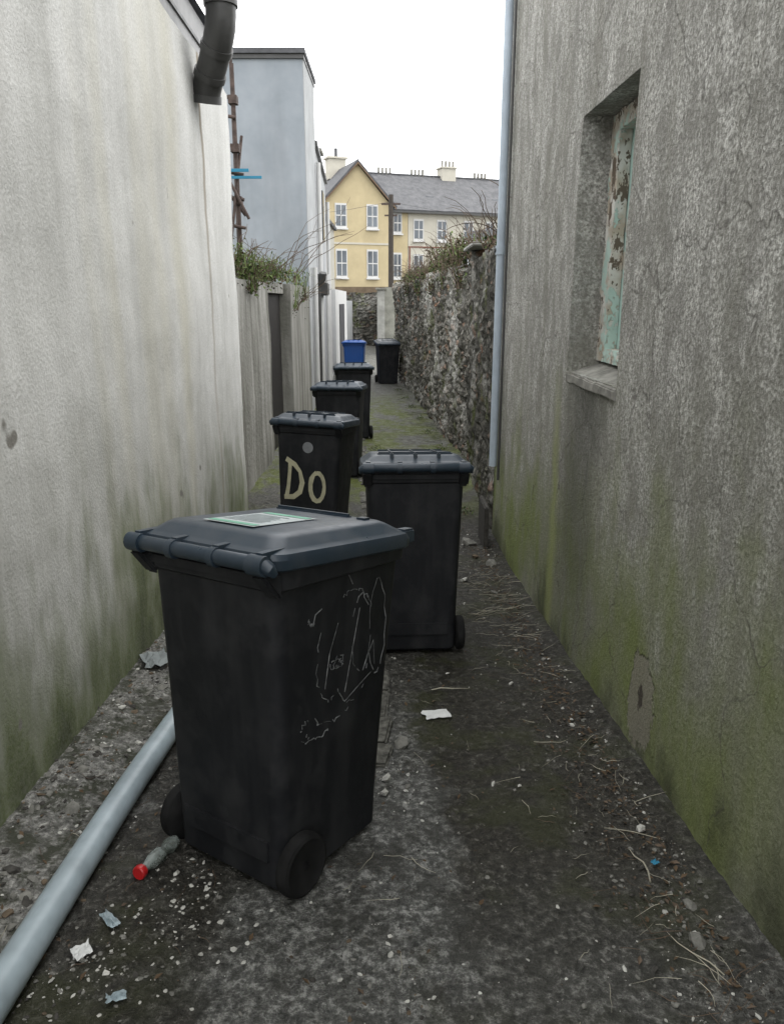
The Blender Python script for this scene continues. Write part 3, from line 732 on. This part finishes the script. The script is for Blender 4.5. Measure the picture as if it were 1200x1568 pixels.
for i in range(44):
    y=9.9+i*.25; cl.append(((SX(y)+.15+U(-.12,.12),y,2.08+U(-.03,.12)+(.22*R() if y<15 else 0)),(.2,.26,.11+(.14*R() if y<15 else 0)),120))
cl+= [((SX(y)-.07,y,1.85),(.06,.35,.2),90) for y in (10.6,12.2,14,16.5,19)]+[((1.02,y,2.15),(.12,.3,.06),70) for y in (7.2,7.7,8.2)]
foliage('bramble_bush',cl,.042,FM,[.32,.24,.20,.24],10,6,1.8)
cl=[((x,y,zg(y)+.03),(.10,.2,.03),50) for x,y in ((.75,7.6),(.78,8.8),(.80,10),(.72,11),(.62,12.5),(.5,14),(.4,15.5),(.3,17),(.15,18.5),(-.95,8),(-.2,9.2),(-.25,11)) ]
foliage('ground_weeds',cl,.022,FM,[.3,.45,.2,.05],0,14)

# ------------------------------------------------------------------ distant houses
MY=simple('yellow_render',(.41,.345,.215),.85,.2,.08,1.5,0)
MC2=simple('pale_cream_render',(.43,.41,.35),.85,.2,.06,1.5,0)
MBR=simple('red_brick_trim',(.18,.085,.065),.85,.2,.2,6,0)
MWN=NT('far_window_glass',.15,.5); MWN=MWN.col(MWN.ramp(MWN.noise(.6,2),[(.3,(.03,.04,.05)),(.7,(.12,.14,.16))]))
HM=Matrix.Translation((-3.68,44,0))@Matrix.Rotation(math.radians(20),4,'Z')
def H(name,parent,s0,s1,d0,d1,h0,h1,mat): return box(name,s0,s1,d0,d1,h0+CZ,h1+CZ,mat,parent,M=HM)
def win(parent,s,h0,h1,w=.54,d=0):
    H('window_surround',parent,s-w/2-.06,s+w/2+.06,d-.04,d-.002,h0-.12,h1+.1,MWHITE)
    H('window_glass',parent,s-w/2,s+w/2,d-.055,d-.042,h0,h1,MWN)
    H('window_sash_bar',parent,s-w/2,s+w/2,d-.075,d-.057,(h0+h1)/2-.03,(h0+h1)/2+.03,MWHITE)
    H('window_mullion',parent,s-.02,s+.02,d-.072,d-.0575,h0,h1,MWHITE)
    H('window_sill',parent,s-w/2-.11,s+w/2+.11,d-.14,d-.041,h0-.2,h0-.12,MWHITE)
gh=empty('yellow_gabled_house')
def poly_prism(bm,pts,d0,d1):
    a=[bm.verts.new(HM@Vector((s,d0,h+CZ))) for s,h in pts]; b=[bm.verts.new(HM@Vector((s,d1,h+CZ))) for s,h in pts]
    bm.faces.new(a); bm.faces.new(b[::-1])
    for k in range(len(a)): bm.faces.new((a[k],a[(k+1)%len(a)],b[(k+1)%len(a)],b[k]))
bm=bmesh.new()
poly_prism(bm,[(0,-.5),(3.8,-.5),(3.8,5.15),(1.9,7.15),(0,5.15)],0,7)
mesh_obj('gable_walls',bm,MY,gh)
bm=bmesh.new()
poly_prism(bm,[(-.25,4.95),(1.9,7.2),(1.9,7.33),(-.32,5.02)],-.2,7.1)
poly_prism(bm,[(4.1,4.95),(1.9,7.2),(1.9,7.33),(4.17,5.02)],-.2,7.1)
mesh_obj('gable_roof',bm,MSLATE,gh)
bm=bmesh.new()
poly_prism(bm,[(-.25,4.85),(1.9,7.10),(1.9,7.19),(-.25,4.95)],-.24,-.19); poly_prism(bm,[(4.1,4.85),(1.9,7.10),(1.9,7.19),(4.1,4.95)],-.24,-.19)
mesh_obj('bargeboards',bm,simple('brown_bargeboard',(.12,.08,.05),.7),gh)
for s in (.95,2.75):
    win(gh,s,1.35,2.65); win(gh,s,3.95,5.0)
H('string_course',gh,0,3.8,-.03,-.001,3.0,3.1,MC2)
H('chimney',gh,1.3,2.3,3.4,4.2,6.8,7.9,MC2); H('chimney_cap',gh,1.2,2.4,3.3,4.3,7.9,8.0,MC2)
H('chimney_pot',gh,1.75,1.9,3.7,3.85,8.0,8.5,MSLATE)
tr=empty('terraced_house_row')
H('link_walls',tr,3.82,5.1,.6,7,-.5,4.9,MY); win(tr,4.45,1.35,2.55,.42,.6); win(tr,4.45,3.8,4.7,.42,.6)
H('terrace_walls',tr,5.12,22,.6,7,-.5,4.9,MC2)
bm=bmesh.new()
poly=[( .35,4.8),(3.8,7.15),(3.8,7.3),(.28,4.95)]
def prism_d(bm,pts,s0,s1):
    a=[bm.verts.new(HM@Vector((s0,d,h+CZ))) for d,h in pts]; b=[bm.verts.new(HM@Vector((s1,d,h+CZ))) for d,h in pts]
    bm.faces.new(a); bm.faces.new(b[::-1])
    for k in range(len(a)): bm.faces.new((a[k],a[(k+1)%len(a)],b[(k+1)%len(a)],b[k]))
prism_d(bm,poly,2.2,22.2); prism_d(bm,[(7.2,4.8),(3.801,7.15),(3.801,7.3),(7.3,4.95)],2.2,22.2)
mr_=NT('slate_courses',.65,.35); cx=mr_.ramp(mr_.noise(3,4,.7),[(.3,(.06,.062,.067)),(.7,(.125,.125,.13))]); mr_.bump(mr_.noise(12,2,.6,mr_.map((1,1,6))),.6,.05)
mesh_obj('terrace_roof',bm,mr_.col(cx),tr)
H('gutter',tr,3.8,22,.22,.34,4.78,4.88,MPIPED)
H('roof_ridge_tiles',tr,2.3,22.1,3.7,3.9,7.26,7.34,MSLATE)
for i,s in enumerate((5.75,7.2,8.9,10.3,11.9,13.4,15,16.6)):
    win(tr,s,3.45,4.4,.5,.6); win(tr,s,1.35,2.5,.5,.6)
    if i%2==0: H('brick_quoin',tr,s-.58,s-.50,.56,.599,-.4,3.0,MBR)
H('string_course',tr,5.13,22,.57,.598,2.95,3.02,MBR)
for s,pots in ((4.3,0),(6.4,0),(8.4,2),(10.6,0),(13,3),(16.5,2)):
    if pots: 
        H('chimney',tr,s,s+.9,3.4,4.2,6.9,7.75,MC2); H('chimney_cap',tr,s-.08,s+.98,3.32,4.28,7.75,7.83,MC2)
    for k in range(max(pots,4)):
        z0=7.83 if pots else 7.25
        H('chimney_pot',tr,s+.08+k*.24,s+.19+k*.24,3.7,3.82,z0,z0+.38,MCONC)
for s in (3.2,6.3,12): tube('tv_aerial',[HM@Vector((s,3.8,7.3+CZ)),HM@Vector((s,3.8,8.2+CZ))],.015,MPIPED,tr,6)
for s in (6.6,10.9): H('rooflight',tr,s,s+.5,1.6,2.3,5.78,5.86,MWN)
box('boundary_wall',-8,20,41.5,41.8,.8,2.3,simple('boundary_brown',(.13,.10,.07),.9,.1,.3,2))
up=empty('utility_pole'); tube('pole',[(-.05,38.5,-.4),(-.05,38.5,6.4)],[.14,.11],simple('weathered_pole',(.05,.043,.037),.9),up,12)
box('crossarm',-.50,.4,38.45,38.55,5.95,6.03,MRUST,up); box('crossarm_lower',-.35,.25,38.45,38.55,5.45,5.52,MRUST,up)
bm=bmesh.new()
for (a,b) in (((-.05,38.5,6.1),(9,46,6.3)),((-.05,38.5,6.1),(-8,43,6.2))):
    a,b=Vector(a),Vector(b); add_tube(bm,[a.lerp(b,t/8)-Vector((0,0,.35*math.sin(math.pi*t/8))) for t in range(9)],.008,5)
mesh_obj('wires',bm,MPIPED,up,60)

# ------------------------------------------------------------------ light
w=bpy.data.worlds.new('World'); scene.world=w; w.use_nodes=True; nt=w.node_tree; bg=nt.nodes['Background']
EL,AZ=math.radians(60),math.radians(105)
sky=nt.nodes.new('ShaderNodeTexSky'); sky.sky_type='NISHITA'; sky.sun_disc=False; sky.sun_elevation=EL; sky.sun_rotation=AZ
tc=nt.nodes.new('ShaderNodeTexCoord'); nz=nt.nodes.new('ShaderNodeTexNoise'); nz.inputs['Scale'].default_value=2.2; nz.inputs['Detail'].default_value=2
nt.links.new(tc.outputs['Generated'],nz.inputs['Vector'])
rp=nt.nodes.new('ShaderNodeValToRGB'); nt.links.new(nz.outputs['Fac'],rp.inputs[0])
rp.color_ramp.elements[0].position=.3; rp.color_ramp.elements[0].color=(.88,.885,.90,1); rp.color_ramp.elements[1].position=.65; rp.color_ramp.elements[1].color=(1,1,1,1)
mu=nt.nodes.new('ShaderNodeVectorMath'); mu.operation='SCALE'; mu.inputs['Scale'].default_value=24; nt.links.new(rp.outputs[0],mu.inputs[0])
mx=nt.nodes.new('ShaderNodeMix'); mx.data_type='RGBA'; mx.inputs[0].default_value=.9; mx.clamp_result=False
nt.links.new(sky.outputs[0],mx.inputs[6]); nt.links.new(mu.outputs[0],mx.inputs[7])
nt.links.new(mx.outputs[2],bg.inputs[0]); bg.inputs[1].default_value=.13
sd=bpy.data.lights.new('sun','SUN'); sd.energy=1.5; sd.angle=math.radians(25); sd.color=(1,.97,.92)
so=link(bpy.data.objects.new('sun',sd)); d=Vector((math.sin(AZ)*math.cos(EL),math.cos(AZ)*math.cos(EL),math.sin(EL)))
so.rotation_euler=d.to_track_quat('Z','Y').to_euler(); so.location=d*30

# ------------------------------------------------------------------ camera
cam=bpy.data.cameras.new('camera'); co=link(bpy.data.objects.new('camera',cam))
cam.sensor_fit='HORIZONTAL'; cam.sensor_width=36; cam.lens=36*1168/1200; cam.clip_start=.05; cam.clip_end=1500
co.location=(0,0,CZ); co.rotation_euler=(math.radians(90-15.5),0,0)
scene.camera=co
scene.view_settings.view_transform='Standard'; scene.view_settings.look='None'; scene.view_settings.exposure=0
